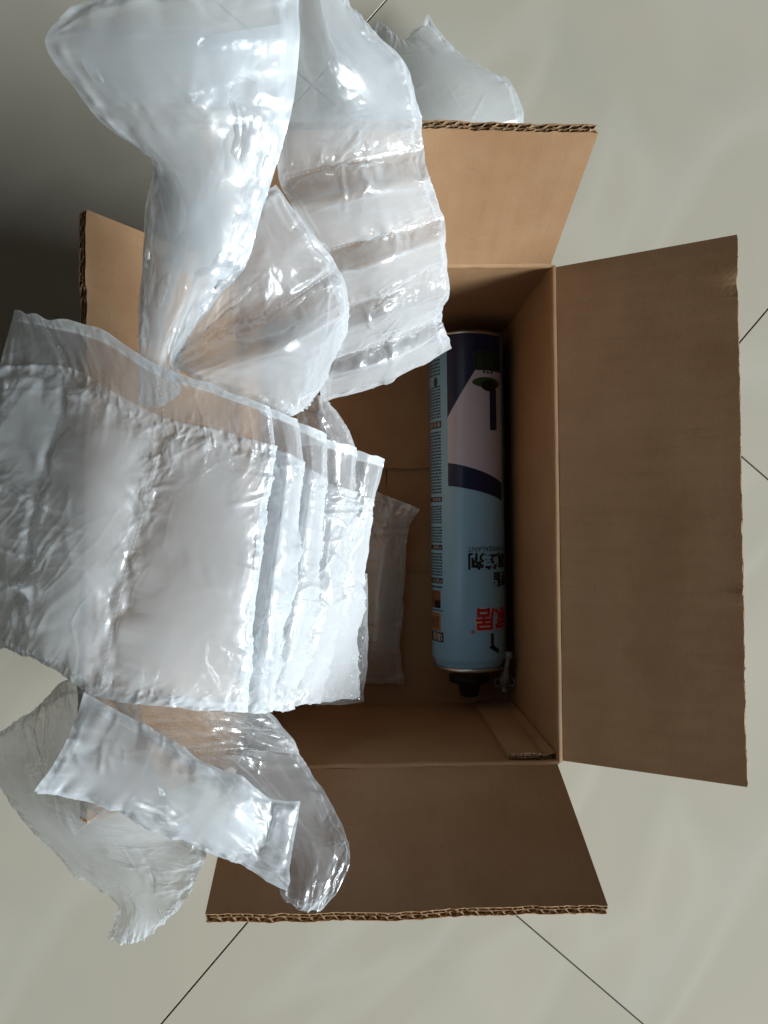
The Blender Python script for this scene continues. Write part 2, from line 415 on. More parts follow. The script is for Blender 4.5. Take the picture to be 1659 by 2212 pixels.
# navy field, lavender picture field, navy band
patch_poly('navy_field', [(sN, t_of(727)), (sE, t_of(727)), (sE, t_of(806)), (S(1030), t_of(806)), (sN, t_of(905))], M_NAVY, L1)
patch_poly('picture_field', [(sN, t_of(905)), (S(1030), t_of(806)), (sE, t_of(806))] + [(s, t_of(curve_y(1001, 23, s))) for s in ss[::-1]], M_LAV, L1, label='pale lavender picture field')
patch_poly('navy_band', [(s, t_of(curve_y(1001, 23, s))) for s in ss] + [(s, t_of(curve_y(1050, 17, s))) for s in ss[::-1]], M_NAVY, L1)
# green emblem, white strip and plunger
def round_rect(name, x0, s1, y0, y1, rad, mat, lift):
    s0, ta, tb = S(x0), t_of(y1), t_of(y0); pts = []
    for (cx, cy, a0) in ((s1 - rad, tb - rad, 0), (s0 + rad, tb - rad, 90), (s0 + rad, ta + rad, 180), (s1 - rad, ta + rad, 270)):
        pts += [(cx + rad * math.cos(math.radians(a0 + q * 18)), cy + rad * math.sin(math.radians(a0 + q * 18))) for q in range(6)]
    return patch_poly(name, pts, mat, lift)
round_rect('emblem_outline', 1027, 0.0300, 766, 805, 0.004, M_GREEN, L2)
round_rect('emblem', 1028.2, 0.0296, 767.5, 803.5, 0.0036, M_DGREEN, L3)
for (xa, xb, ya, yb) in ((1034, 1036.5, 772, 784), (1039, 1041.5, 772, 786), (1044, 1046.5, 772, 784), (1033, 1048, 786, 788), (1034, 1047, 791, 793.5), (1034, 1047, 797, 799.5), (1034, 1036.5, 791, 799), (1044.5, 1047, 791, 799), (1053, 1055, 772, 799), (1058, 1068, 774, 777), (1058, 1068, 784, 787), (1058, 1068, 794, 797)):
    rect('emblem_stroke', xa, xb, ya, yb, M_GREEN, L4)
def ell(cx, cy, rx, ry, n=28): return [(cx + rx * math.cos(2 * math.pi * q / n), cy + ry * math.sin(2 * math.pi * q / n)) for q in range(n)]
def ellipse(name, x0, x1, y0, y1, mat, lift):
    s0, s1 = S(x0), (S(x1) if x1 > 5 else x1)
    return patch_poly(name, ell((s0 + s1) / 2, (t_of(y0) + t_of(y1)) / 2, (s1 - s0) / 2, (t_of(y0) - t_of(y1)) / 2), mat, lift)
for q in range(3):
    ellipse('leaf_print', 1046 + 8 * q, 1052 + 8 * q, 806 + (q % 2), 812 + (q % 2), M_GREEN, L2)
ellipse('basin_print', 1023, 0.031, 820, 843, M_GREEN, L2)
ellipse('plunger_cup', 1042, 1074, 826, 850, M_BLACK, L3)
rect('plunger_stick', 1060, 1074, 845, 932, M_NAVY, L3)
# text column along the left edge
sA, sB = S(926), S(955)
rr = random.Random(5)
def text_block(y0, y1, n, mat=M_TEXT):
    bm = bmesh.new()
    for q in range(n):
        ya = y0 + (y1 - y0) * (q + 0.18) / n; yb = y0 + (y1 - y0) * (q + 0.72) / n
        s = sB - 0.0002 - rr.random() * 0.0006; end = sA - 0.010 + (rr.random() < 0.2) * 0.006
        while s > end:
            wd = rr.uniform(0.0012, 0.0042)
            bm.faces.new([bm.verts.new(p + (0,)) for p in ((s, t_of(ya)), (s - wd, t_of(ya)), (s - wd, t_of(yb)), (s, t_of(yb)))])
            s -= wd + rr.uniform(0.0003, 0.0009)
    o = wrap_bm('fine_print', bm, mat, L1); o['kind'] = 'stuff'; return o
ell_ = patch_poly('round_mark', ell(S(944), t_of(824), 0.0030, 0.0046), M_TEXT, L1)
text_block(774, 812, 5); text_block(832, 904, 11); text_block(930, 1066, 20)
text_block(1090, 1130, 7); text_block(1135, 1172, 6); text_block(1192, 1243, 8); text_block(1262, 1270, 1); text_block(1313, 1319, 1)
for (ya, yb, tx) in ((909, 924, '安全须知'), (1072, 1083, '使用说明'), (1175, 1186, '产品用途'), (1246, 1258, '产品介绍'), (1362, 1383, '填缝')):
    hb = rect('heading_bar', -0.052, 955, ya, yb, M_NAVY, L1)
    lettering('heading_text', tx, S(954) - 0.0004, ya + 1.8, yb - 1.8, M_WHITE, L2, hb)
ph = rect('photo_print', -0.052, 950, 1273, 1311, M_BROWN, L1); rect('photo_detail', -0.0405, 950, 1294, 1311, M_BLACK, L2, ph)
ph = rect('photo_print', -0.052, 950, 1321, 1360, M_TAN, L1)
for q in range(3): rect('photo_detail', -0.050 + 0.0058 * q, -0.0455 + 0.0058 * q, 1328 + 3 * (q % 2), 1354, M_BROWN, L2, ph)
# product name and maker's lettering (type stands on its head here)
rect('green_tint', 1000, sE, 1230, 1308, M_TEAL, L1)
lettering('sealant_text', 'FOAMSEALANT', S(1010) + 0.0400, 1179, 1189, M_BLACK, L2, width=0.0400)
lettering('bold_product_name', '填缝剂', S(1010) + 0.0440, 1191, 1228, M_BLACK, L2, width=0.0440)
lettering('bold_product_name', '聚氨酯', S(1064) + 0.0300, 1232, 1266, M_BLACK, L2, width=0.0300)
lettering('maker_outline', '家居', S(1024) + 0.0381, 1305.5, 1359.5, M_WHITE, L2, width=0.0388, grow=0.055)
lettering('bold_maker_name', '家居', S(1024) + 0.0375, 1307, 1358, M_RED, L3, width=0.0375)
lettering('registered_mark', '®', S(1016) + 0.0028, 1353, 1362, M_RED, L2)
patch_poly('maker_stroke', [(S(1057), t_of(1362)), (S(1063), t_of(1362)), (S(1063), t_of(1388)), (S(1074), t_of(1398)), (S(1072), t_of(1407)), (S(1053), t_of(1392)), (S(1057), t_of(1388))], M_BLACK, L2)

# ------------------------------------------------------------------ white nozzle tube beside the can
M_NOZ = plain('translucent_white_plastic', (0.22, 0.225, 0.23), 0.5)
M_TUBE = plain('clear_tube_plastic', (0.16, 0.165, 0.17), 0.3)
def tube(name, pts, rad, mat, parent, seg=14):
    v, f = [], []; pts = [np.array(p, float) for p in pts]
    for i, p in enumerate(pts):
        d = pts[min(i + 1, len(pts) - 1)] - pts[max(i - 1, 0)]; d /= np.linalg.norm(d)
        a = np.cross(d, Z) if abs(d[2]) < 0.9 else np.cross(d, X); a /= np.linalg.norm(a); b = np.cross(d, a)
        rr_ = rad[i] if isinstance(rad, (list, tuple)) else rad
        for q in range(seg): v.append(p + rr_ * (math.cos(2 * math.pi * q / seg) * a + math.sin(2 * math.pi * q / seg) * b))
    for i in range(len(pts) - 1):
        for q in range(seg): f.append((i * seg + q, i * seg + (q + 1) % seg, (i + 1) * seg + (q + 1) % seg, (i + 1) * seg + q))
    f.append(tuple(range(seg))); f.append(tuple(range((len(pts) - 1) * seg, len(pts) * seg)))
    return mesh_from(name, v, f, mat, parent, True)
nzb = at(1094, 1490, 0.045)
noz = empty('nozzle_tube', (0, 0, 0), 'thin white plastic nozzle tube lying between the spray can and the long wall', 'nozzle')
q0, q1, q2, q3, q4 = at(1090, 1492, 0.048), at(1090, 1474, 0.050), at(1092, 1452, 0.054), at(1098, 1424, 0.062), at(1099, 1408, 0.062)
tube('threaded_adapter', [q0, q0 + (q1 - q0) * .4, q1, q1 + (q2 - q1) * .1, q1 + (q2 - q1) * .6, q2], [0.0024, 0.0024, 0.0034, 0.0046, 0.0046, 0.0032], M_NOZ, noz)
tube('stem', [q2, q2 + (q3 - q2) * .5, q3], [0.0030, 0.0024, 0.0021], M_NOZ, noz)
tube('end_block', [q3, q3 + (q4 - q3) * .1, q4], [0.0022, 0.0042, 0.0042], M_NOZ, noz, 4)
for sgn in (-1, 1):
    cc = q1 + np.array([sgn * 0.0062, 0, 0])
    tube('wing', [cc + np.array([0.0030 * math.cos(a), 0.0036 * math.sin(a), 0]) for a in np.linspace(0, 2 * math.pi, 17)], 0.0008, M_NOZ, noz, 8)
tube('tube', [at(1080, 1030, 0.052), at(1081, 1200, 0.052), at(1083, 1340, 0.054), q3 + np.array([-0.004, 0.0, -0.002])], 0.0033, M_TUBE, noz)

# ------------------------------------------------------------------ air pillows: film strips relaxed as inflated cloth
def cr_eval(P, t):
    """Catmull-Rom through P (n, ...) at t in [0, n-1]"""
    n = len(P); i = np.clip(np.floor(t).astype(int), 0, n - 2); f = (t - i)
    f = f.reshape((-1,) + (1,) * (P.ndim - 1))
    g = lambda k: P[np.clip(k, 0, n - 1)]
    p0 = np.where((i == 0).reshape(f.shape), 2 * g(i) - g(i + 1), g(i - 1)); p1, p2 = g(i), g(i + 1)
    p3 = np.where((i == n - 2).reshape(f.shape), 2 * g(i + 1) - g(i), g(i + 2))
    return 0.5 * ((2 * p1) + (-p0 + p2) * f + (2 * p0 - 5 * p1 + 4 * p2 - p3) * f ** 2 + (-p0 + 3 * p1 - 3 * p2 + p3) * f ** 3)
def arc_t(P, axis):
    d = np.linalg.norm(np.diff(P, axis=axis), axis=-1).mean(axis=1 - axis)
    return np.concatenate([[0], np.cumsum(np.maximum(d, 1e-4))])
def noise2(nu, nv, k1, k2, r):
    g = r.normal(size=(k1 + 1, k2 + 1)); g = cr_eval(g, np.linspace(0, k1, nu)); g = cr_eval(g.T.copy(), np.linspace(0, k2, nv)).T
    return g
def grid_normals(Xg):
    du = np.gradient(Xg, axis=-3); dv = np.gradient(Xg, axis=-2); n = np.cross(du, dv)
    return n / (np.linalg.norm(n, axis=-1, keepdims=True) + 1e-12)

def relax(Xg, X0, rest, weld, att, press, iters, half, k_bend):
    """Xg (2, nu, nv, 3): upper and lower film"""
    ru, rv, rd1, rd2, sgn = rest
    def edge(a, b, L, k=0.5):
        d = b - a; l = np.sqrt((d * d).sum(-1)) + 1e-9
        c = (k * (1 - L / l))[..., None] * d; return c
    nu, nv = Xg.shape[1:3]
    for it in range(iters):
        if it % 4 == 0:
            N = grid_normals(Xg) * sgn
        Xg[0] += press[..., None] * N[0]; Xg[1] -= press[..., None] * N[1]
        Xg += att[None, ..., None] * (X0 - Xg)
        for off in (0, 1):
            a = Xg[:, off:nu - 1:2]; b = Xg[:, off + 1:nu:2]; c = edge(a, b, ru[off::2][None]); a += c; b -= c
            a = Xg[:, :, off:nv - 1:2]; b = Xg[:, :, off + 1:nv:2]; c = edge(a, b, rv[:, off::2][None]); a += c; b -= c
            a = Xg[:, off:nu - 1:2, :-1]; b = Xg[:, off + 1:nu:2, 1:]; c = edge(a, b, rd1[off::2][None], 0.18); a += c; b -= c
            a = Xg[:, off:nu - 1:2, 1:]; b = Xg[:, off + 1:nu:2, :-1]; c = edge(a, b, rd2[off::2][None], 0.18); a += c; b -= c
        # stiffness against sharp kinks
        lap = np.zeros_like(Xg)
        lap[:, 1:-1] += (Xg[:, 2:] + Xg[:, :-2]) * 0.5 - Xg[:, 1:-1]
        lap[:, :, 1:-1] += (Xg[:, :, 2:] + Xg[:, :, :-2]) * 0.5 - Xg[:, :, 1:-1]
        Xg += k_bend * lap
        m = 0.5 * (Xg[0] + Xg[1]); wd = weld[..., None]; g = N[0] * half
        Xg[0] = Xg[0] * (1 - wd) + (m + g) * wd; Xg[1] = Xg[1] * (1 - wd) + (m - g) * wd
        # keep the two films apart
        gapv = ((Xg[0] - Xg[1]) * N[0]).sum(-1) - 2 * half
        fix = np.where(gapv < 0, -gapv * 0.5, 0)[..., None] * N[0]
        Xg[0] += fix; Xg[1] -= fix
        Xg[..., 2] = np.maximum(Xg[..., 2], 0.0006)
    return Xg

from mathutils.geometry import delaunay_2d_cdt
def facet_map(spacing, seed, n=560, step=0.001):
    """piecewise flat relief of a crumpled film: random heights on a random triangulation"""
    r = np.random.default_rng(seed); m = int(n * step / spacing) + 3
    gx, gy = np.meshgrid(np.arange(m) - 1, np.arange(m) - 1, indexing='ij')
    px = ((gx + 0.5 + r.uniform(-0.48, 0.48, gx.shape)) * spacing).ravel(); py = ((gy + 0.5 + r.uniform(-0.48, 0.48, gx.shape)) * spacing).ravel()
    co, _, fs, _, _, _ = delaunay_2d_cdt([Vector((a, b)) for a, b in zip(px, py)], [], [], 0, 1e-7)
    co = np.array([(c.x, c.y) for c in co]); hz = r.uniform(-1, 1, len(co)); out = np.zeros((n, n))
    for f in fs:
        p = co[list(f)]; z = hz[list(f)]
        i0, j0 = np.maximum(np.floor(p.min(0) / step).astype(int), 0); i1, j1 = np.minimum(np.ceil(p.max(0) / step).astype(int) + 1, n)
        if i1 <= i0 or j1 <= j0: continue
        d1, d2 = p[1] - p[0], p[2] - p[0]; det = d1[0] * d2[1] - d1[1] * d2[0]
        if abs(det) < 1e-12: continue
        a = (np.arange(i0, i1) * step - p[0, 0])[:, None]; b = (np.arange(j0, j1) * step - p[0, 1])[None]
        l1 = (a * d2[1] - b * d2[0]) / det; l2 = (b * d1[0] - a * d1[1]) / det
        ok = (l1 >= -1e-6) & (l2 >= -1e-6) & (l1 + l2 <= 1 + 1e-6)
        sub = out[i0:i1, j0:j1]; sub[ok] = (z[0] + l1 * (z[1] - z[0]) + l2 * (z[2] - z[0]))[ok]
    return out
FM = [facet_map(0.020, 1), facet_map(0.009, 2), facet_map(0.0045, 3)]
def fm_sample(k, U, V):
    m = FM[k]; n = m.shape[0]; x = np.mod(U / 0.001, n - 1.001); y = np.mod(V / 0.001, n - 1.001)
    i, j = x.astype(int), y.astype(int); a, b = x - i, y - j
    return m[i, j] * (1 - a) * (1 - b) + m[i + 1, j] * a * (1 - b) + m[i, j + 1] * (1 - a) * b + m[i + 1, j + 1] * a * b

def bag(name, grid, seams=(), seam_rows=(), mat=M_FILM, press=0.0000192, excess=0.035, gather=0.05, cell=0.00145, seed=1,
        ends=(1, 1, 1, 1), fringe=(0, 0), att=0.006, jag=0.0005, crumple=1.1, belly=0.22, crease_k=1.7, fold_dir=None, parent=None, perf=(), perf_rows=(), k_bend=0.06, flat=False):
    """grid[i][j] = (X, Y, z): columns i along the strip, rows j across it; seams are column numbers.
       ends: which borders are welded (start, end, first row, last row); fringe: unwelded rows beyond the seal"""
    r = np.random.default_rng(seed)
    P = np.array([[at(*p) for p in col] for col in grid])
    tu, tv = arc_t(P, 0), arc_t(P, 1)
    # dense smooth base
    def sample(nu, nv):
        su = np.linspace(0, tu[-1], nu); sv = np.linspace(0, tv[-1], nv)
        iu = np.interp(su, tu, np.arange(len(tu))); iv = np.interp(sv, tv, np.arange(len(tv)))
        A = cr_eval(P, iu); A = np.swapaxes(cr_eval(np.swapaxes(A, 0, 1).copy(), iv), 0, 1)
        return A, su, sv
    Lu, Lv = tu[-1], tv[-1]
    NU, NV = max(24, int(Lu / cell) // 4 * 4), max(24, int(Lv / cell) // 4 * 4)
    Xg = None
    ju0, ju1 = smooth_noise(NV, max(6, NV // 9), jag, r), smooth_noise(NV, max(6, NV // 9), jag, r)
    for lev, (div, iters) in enumerate(((4, 160), (2, 110), (1, 70))):
        nu, nv = NU // div, NV // div
        A, su, sv = sample(nu, nv)
        hu, hv = su[1] - su[0], sv[1] - sv[0]
        N0 = grid_normals(A)
        if N0[..., 2].mean() < 0: N0 = -N0; flip = True
        else: flip = False
        # distance to the nearest seam
        ds = np.full(nu, 9.0)
        for q in seams: ds = np.minimum(ds, np.abs(su - tu[q] if isinstance(q, int) else su - np.interp(q, np.arange(len(tu)), tu)))
        dr = np.full(nv, 9.0)
        for q in seam_rows: dr = np.minimum(dr, np.abs(sv - np.interp(q, np.arange(len(tv)), tv)))
        band = 0.0022 + hu * 0.5
        weld = ((ds < band)[:, None] | (dr < band)[None, :])
        if ends[0]: weld[su < 0.0035 + hu * .5, :] = True
        if ends[1]: weld[su > Lu - 0.0035 - hu * .5, :] = True
        if ends[2]: weld[:, sv < 0.0035 + hv * .5] = True
        if ends[3]: weld[:, sv > Lv - 0.0035 - hv * .5] = True
        weld = weld.astype(float) * 0.9
        fl = np.zeros(nv)
        if fringe[0]: fl[sv < tv[fringe[0]]] = 1
        if fringe[1]: fl[sv > tv[len(tv) - 1 - fringe[1]]] = 1
        dse = np.minimum(ds, 9)[:, None] * np.ones(nv)[None]
        dre = dr[None] * np.ones(nu)[:, None]
        dbv = np.minimum(sv if ends[2] else 9 + 0 * sv, (Lv - sv) if ends[3] else 9 + 0 * sv)[None] * np.ones(nu)[:, None]
        dbu = np.minimum(su if ends[0] else 9 + 0 * su, (Lu - su) if ends[1] else 9 + 0 * su)[:, None] * np.ones(nv)[None]
        nz = noise2(nu, nv, 7, 6, r) * 0.5 + 0.8
        gs = lambda d, w_: np.exp(-(d / w_) ** 2)
        excess_, gather_ = excess * 0.3, gather * 0.28
        ev = excess_ * np.clip(nz, 0.2, 2) + gather_ * gs(dse - 0.004, 0.009) * np.clip(noise2(nu, nv, 9, 8, r) + 0.7, 0, 2) + gather_ * gs(dbu - .004, 0.008)
        eu = excess_ * np.clip(nz, 0.2, 2) * 0.9 + gather_ * gs(dre - 0.004, 0.009) + gather_ * gs(dbv - 0.005, 0.010)
        ln = lambda a, b: np.sqrt(((a - b) ** 2).sum(-1))
        ru = ln(A[1:], A[:-1]) * (1 + 0.5 * (eu[1:] + eu[:-1])); rv = ln(A[:, 1:], A[:, :-1]) * (1 + 0.5 * (ev[:, 1:] + ev[:, :-1]))
        em = 0.5 * (eu + ev)
        rd1 = ln(A[1:, 1:], A[:-1, :-1]) * (1 + em[1:, 1:]); rd2 = ln(A[1:, :-1], A[:-1, 1:]) * (1 + em[1:, 1:])
        if Xg is None:
            nzz = (noise2(nu, nv, 10, 9, r) * 0.0012)[..., None] * N0
            Xg = np.stack([A + N0 * 0.0015 + nzz, A - N0 * 0.0015 + nzz * 0.6])
        else:
            ou, ov = Xg.shape[1:3]
            iu = np.linspace(0, ou - 1, nu); iv = np.linspace(0, ov - 1, nv)
            up = []
            for q in range(2):
                B = cr_eval(Xg[q], iu); B = np.swapaxes(cr_eval(np.swapaxes(B, 0, 1).copy(), iv), 0, 1); up.append(B)
            Xg = np.stack(up) + r.normal(size=(2, nu, nv, 1)) * 0.00012 / div * N0[None] * 2
        pr = press * (1 - fl)[None, :] * np.ones((nu, nv)) * (2.0 if div == 4 else 1.0 if div == 2 else 0.5)
        at_ = np.full((nu, nv), att * (1.0 if div == 4 else 0.6 if div == 2 else 0.35))
        bd = np.minimum(np.minimum(su, Lu - su)[:, None], np.minimum(sv, Lv - sv)[None]); at_ += 0.12 * (bd < 0.004)
        at_ += (weld > 0.5) * 0.012
        Xg = relax(Xg, A[None], (ru, rv, rd1, rd2, -1.0 if flip else 1.0), weld, at_, pr, iters, 0.00018, k_bend)
    # finer mesh with the sharp creases of crumpled film
    fs_ = -1.0 if flip else 1.0
    nu, nv = NU * 2, NV * 2; up = []
    for q in range(2):
        B = cr_eval(Xg[q], np.linspace(0, NU - 1, nu)); up.append(np.swapaxes(cr_eval(np.swapaxes(B, 0, 1).copy(), np.linspace(0, NV - 1, nv)), 0, 1))
    Xg = np.stack(up); Nf = grid_normals(Xg) * fs_
    su2 = np.linspace(0, Lu, nu); sv2 = np.linspace(0, Lv, nv); U, Vv = np.meshgrid(su2, sv2, indexing='ij')
    dmin = np.minimum(np.interp(su2, su, ds)[:, None], np.interp(sv2, sv, dr)[None])
    if ends[0]: dmin = np.minimum(dmin, su2[:, None])
    if ends[1]: dmin = np.minimum(dmin, Lu - su2[:, None])
    if ends[2]: dmin = np.minimum(dmin, sv2[None])
    if ends[3]: dmin = np.minimum(dmin, Lv - sv2[None])
    dmin = dmin * np.ones((nu, nv))
    dc = np.interp(su2, su, ds)[:, None] * np.ones((nu, nv)); dq = np.interp(sv2, sv, dr)[None] * np.ones((nu, nv))
    if ends[0]: dc = np.minimum(dc, su2[:, None])
    if ends[1]: dc = np.minimum(dc, Lu - su2[:, None])
    if ends[2]: dq = np.minimum(dq, sv2[None])
    if ends[3]: dq = np.minimum(dq, Lv - sv2[None])
    sp = lambda d: np.exp(-(np.maximum(d - 0.003, 0) / 0.010) ** 1.3)
    near, near_c, near_r = sp(dmin), sp(dc), sp(dq)
    flatseal = 1 - 0.82 * np.exp(-(dmin / 0.0036) ** 4)
    for q in range(2):
        o1, o2, o3 = r.uniform(0, 0.5, 3); msk = np.clip(noise2(nu, nv, 5, 5, r) * 0.9, -0.6, 1.2)
        mk = np.clip(belly + msk * 0.55 + near * 0.8, 0.08, 1.5) * flatseal
        # long straight creases in a few directions, each in its own patches
        def streak(k, ang, st, oa, ob):
            ca, sa = math.cos(ang), math.sin(ang)
            return fm_sample(k, (U * ca + Vv * sa) / st + oa + 2.0, (-U * sa + Vv * ca) + ob + 2.0)
        h = np.zeros((nu, nv)); a0 = r.uniform(0, 3.1)
        ck = crease_k * (0.75 * np.clip(noise2(nu, nv, 6, 6, r) * 1.1 - 0.05, 0, 1.1) + 0.6 * near)
        for w_i in range(3):
            an = a0 + w_i * 1.05 + r.uniform(-0.25, 0.25) if (fold_dir is None or w_i == 2) else fold_dir + r.uniform(-0.32, 0.32); pm = np.clip(noise2(nu, nv, 6, 6, r) * 0.8 + 0.5, 0, 1)
            h += pm * np.clip(mk, 0, 1.2) * (0.0011 * streak(0, an, 3.6, o1 + w_i, o2) + 0.0008 * streak(1, an + 0.3, 3.0, o2 + w_i, o3))
            h += pm * np.clip(mk, 0, 1.3) ** 2 * 0.00030 * streak(2, an - 0.4, 3.5, o3 + w_i, o1)
            # narrow pinched creases
            tent = lambda n_, wd: np.maximum(0, 1 - np.abs(n_) / wd)
            h += pm * ck * (0.00070 * tent(streak(0, an + 0.7, 2.6, o2 + w_i, o1), 0.08) + 0.00028 * tent(streak(1, an + 0.2, 2.5, o1 + w_i, o3), 0.16)) * flatseal
            h += pm * ck * near * 0.00036 * tent(streak(2, an + 0.5, 2.2, o1 + w_i, o2), 0.28)
        wob = fm_sample(0, U + o2, Vv + o1) * 0.004
        h = h + flatseal * (0.0026 * near_c * fm_sample(1, U * 0.13 + o1, Vv * 1.0 + wob + o3) + 0.0022 * near_r * fm_sample(1, U * 1.0 + wob + o2, Vv * 0.13 + o1))
        h = h + flatseal * (0.0009 * near_c * fm_sample(2, U * 0.10 + o3, Vv * 1.0 + wob + o2) + 0.0008 * near_r * fm_sample(2, U * 1.0 + wob + o1, Vv * 0.10 + o2))
        if fringe[0]: h = h * np.where(sv2 < tv[fringe[0]] - 0.004, 0.3, 1.0)[None]
        Xg[q] += (crumple * h)[..., None] * Nf[q]
    gapv = ((Xg[0] - Xg[1]) * Nf[0]).sum(-1) - 0.0003
    fix = np.where(gapv < 0, -gapv * 0.5, 0)[..., None] * Nf[0]; Xg[0] += fix; Xg[1] -= fix
    NU, NV = nu, nv
    ju0, ju1 = (np.interp(np.linspace(0, 1, nv), np.linspace(0, 1, len(a_)), a_) for a_ in (ju0, ju1))
    # torn, uneven borders
    su = np.linspace(0, Lu, NU); sv = np.linspace(0, Lv, NV)
    e_u = np.exp(-su / 0.004)[:, None] * ju0[None, :] + np.exp(-(Lu - su) / 0.004)[:, None] * ju1[None, :]
    diru = Xg[:, -1:] - Xg[:, :1]; dirv = Xg[:, :, -1:] - Xg[:, :, :1]
    dirv = dirv / (np.linalg.norm(dirv, axis=-1, keepdims=True) + 1e-9)
    jv0, jv1 = smooth_noise(NU, max(6, NU // 14), jag, r), smooth_noise(NU, max(6, NU // 14), jag, r)
    e_v = np.exp(-sv / 0.004)[None] * jv0[:, None] + np.exp(-(Lv - sv) / 0.004)[None] * jv1[:, None]
    dirun = diru / (np.linalg.norm(diru, axis=-1, keepdims=True) + 1e-9)
    Xg = Xg + e_v[None, ..., None] * dirv + e_u[None, ..., None] * dirun
    N = grid_normals(Xg)
    idx = np.arange(NU * NV).reshape(NU, NV)
    q = np.stack([idx[:-1, :-1], idx[1:, :-1], idx[1:, 1:], idx[:-1, 1:]], -1).reshape(-1, 4)
    V = Xg.reshape(-1, 3); F = np.concatenate([q, q[:, ::-1] + NU * NV])
    base = V.mean(0); base[2] = V[:, 2].min()
    if parent is not None: base = np.array(parent.location)
    me = bpy.data.meshes.new(name)
    me.vertices.add(len(V)); me.vertices.foreach_set('co', (V - base).astype(np.float32).ravel())
    me.loops.add(F.size); me.loops.foreach_set('vertex_index', F.astype(np.int32).ravel())
    me.polygons.add(len(F)); me.polygons.foreach_set('loop_start', np.arange(0, F.size, 4, dtype=np.int32))
    me.polygons.foreach_set('use_smooth', np.ones(len(F), dtype=bool))
    me.update(calc_edges=True); me.validate()
    UV = np.stack(np.meshgrid(su, sv, indexing='ij'), -1).reshape(-1, 2); UV = np.concatenate([UV, UV + 0.53]) + seed * 0.31
    l = me.uv_layers.new(name='UVMap'); l.data.foreach_set('uv', UV[F.ravel()].astype(np.float32).ravel())
    bdist = np.minimum(np.minimum(su, Lu - su)[:, None], np.minimum(sv, Lv - sv)[None])
    sl = 0.22 * (bdist < 0.0055) + 0.30 * (bdist < 0.0009) + 0.4 * (np.abs(bdist - 0.0055) < 0.0006)
    if fringe[0]: sl = sl - 0.8 * ((sv < tv[fringe[0]] - 0.004) & (sv > 0.0055))[None]
    sl = np.concatenate([sl.ravel(), sl.ravel()])
    at_l = me.attributes.new('seal', 'FLOAT', 'POINT'); at_l.data.foreach_set('value', sl.astype(np.float32))
    me.materials.append(mat)
    o = bpy.data.objects.new(name, me); C.objects.link(o)
    if parent is not None: o.parent = parent
    else: o.location = base
    # perforation lines: short sealed dashes along a seam
    def dashes(line, nrm, across):
        v, f = [], []; cum = np.concatenate([[0], np.cumsum(np.linalg.norm(np.diff(line, axis=0), axis=1))])
        s = 0.002
        while s < cum[-1] - 0.003:
            pp = [np.array([np.interp(x, cum, line[:, k]) for k in range(3)]) for x in (s, s + 0.0016)]
            k = int(np.searchsorted(cum, s)); k = min(k, len(line) - 1)
            a = across[k] * 0.00022; n_ = nrm[k] * 0.0005; b = len(v)
            v += [pp[0] - a + n_, pp[0] + a + n_, pp[1] + a + n_, pp[1] - a + n_]; f.append((b, b + 1, b + 2, b + 3)); s += 0.0029
        if f:
            po = mesh_from('perforation_line', [p - base for p in v], f, M_FILM_SEAL, o); po['kind'] = 'stuff'
    sg = 1 if N[0][..., 2].mean() > 0 else -1
    for cq in perf:
        k = int(round(np.interp(cq, np.arange(len(tu)), tu) / Lu * (NU - 1))); k = min(max(k, 1), NU - 2)
        ac = Xg[0, k + 1] - Xg[0, k - 1]; ac /= np.linalg.norm(ac, axis=1, keepdims=True) + 1e-9
        dashes(Xg[0, k], sg * N[0][k], ac)
    for cq in perf_rows:
        k = int(round(np.interp(cq, np.arange(len(tv)), tv) / Lv * (NV - 1))); k = min(max(k, 1), NV - 2)
        ac = Xg[0, :, k + 1] - Xg[0, :, k - 1]; ac /= np.linalg.norm(ac, axis=1, keepdims=True) + 1e-9
        dashes(Xg[0, :, k], sg * N[0][:, k], ac)
    return o

GRP = 'air pillow packaging film'
# strip reaching down into the box beside the can (columns run top to bottom of the picture)
b2 = bag('air_pillow_strip', [
    [(580, -60, .372), (680, -60, .385), (735, -20, .368)],
    [(590, 60, .375), (700, 50, .388), (785, 50, .363)],
    [(590, 150, .37), (730, 140, .384), (867, 129, .353)],
    [(595, 250, .355), (760, 240, .368), (903, 234, .343)],
    [(600, 388, .33), (760, 350, .340), (914, 322, .325)],
    [(640, 460, .332), (790, 420, .348), (932, 395, .325)],
    [(690, 545, .300), (830, 505, .304), (955, 464, .29)],
    [(710, 600, .305), (840, 560, .312), (960, 520, .287)],
    [(735, 662, .27), (855, 622, .275), (966, 574, .255)],
    [(725, 725, .258), (850, 685, .265), (967, 640, .24)],
    [(715, 775, .222), (840, 732, .226), (950, 685, .206)],
    [(695, 820, .218), (838, 782, .224), (964, 718, .2)],
    [(690, 868, .185), (830, 828, .185), (974, 752, .17)]],
    seams=(4, 6, 8, 10), perf=(4, 6, 10), mat=M_FILM_MID, seed=21, fold_dir=1.57, ends=(0, 1, 0, 1), press=0.0000130, gather=0.06, excess=0.03)
tag(b2, 'clear ribbed air pillow strip stepping down into the box towards the spray can', 'air pillow', GRP)
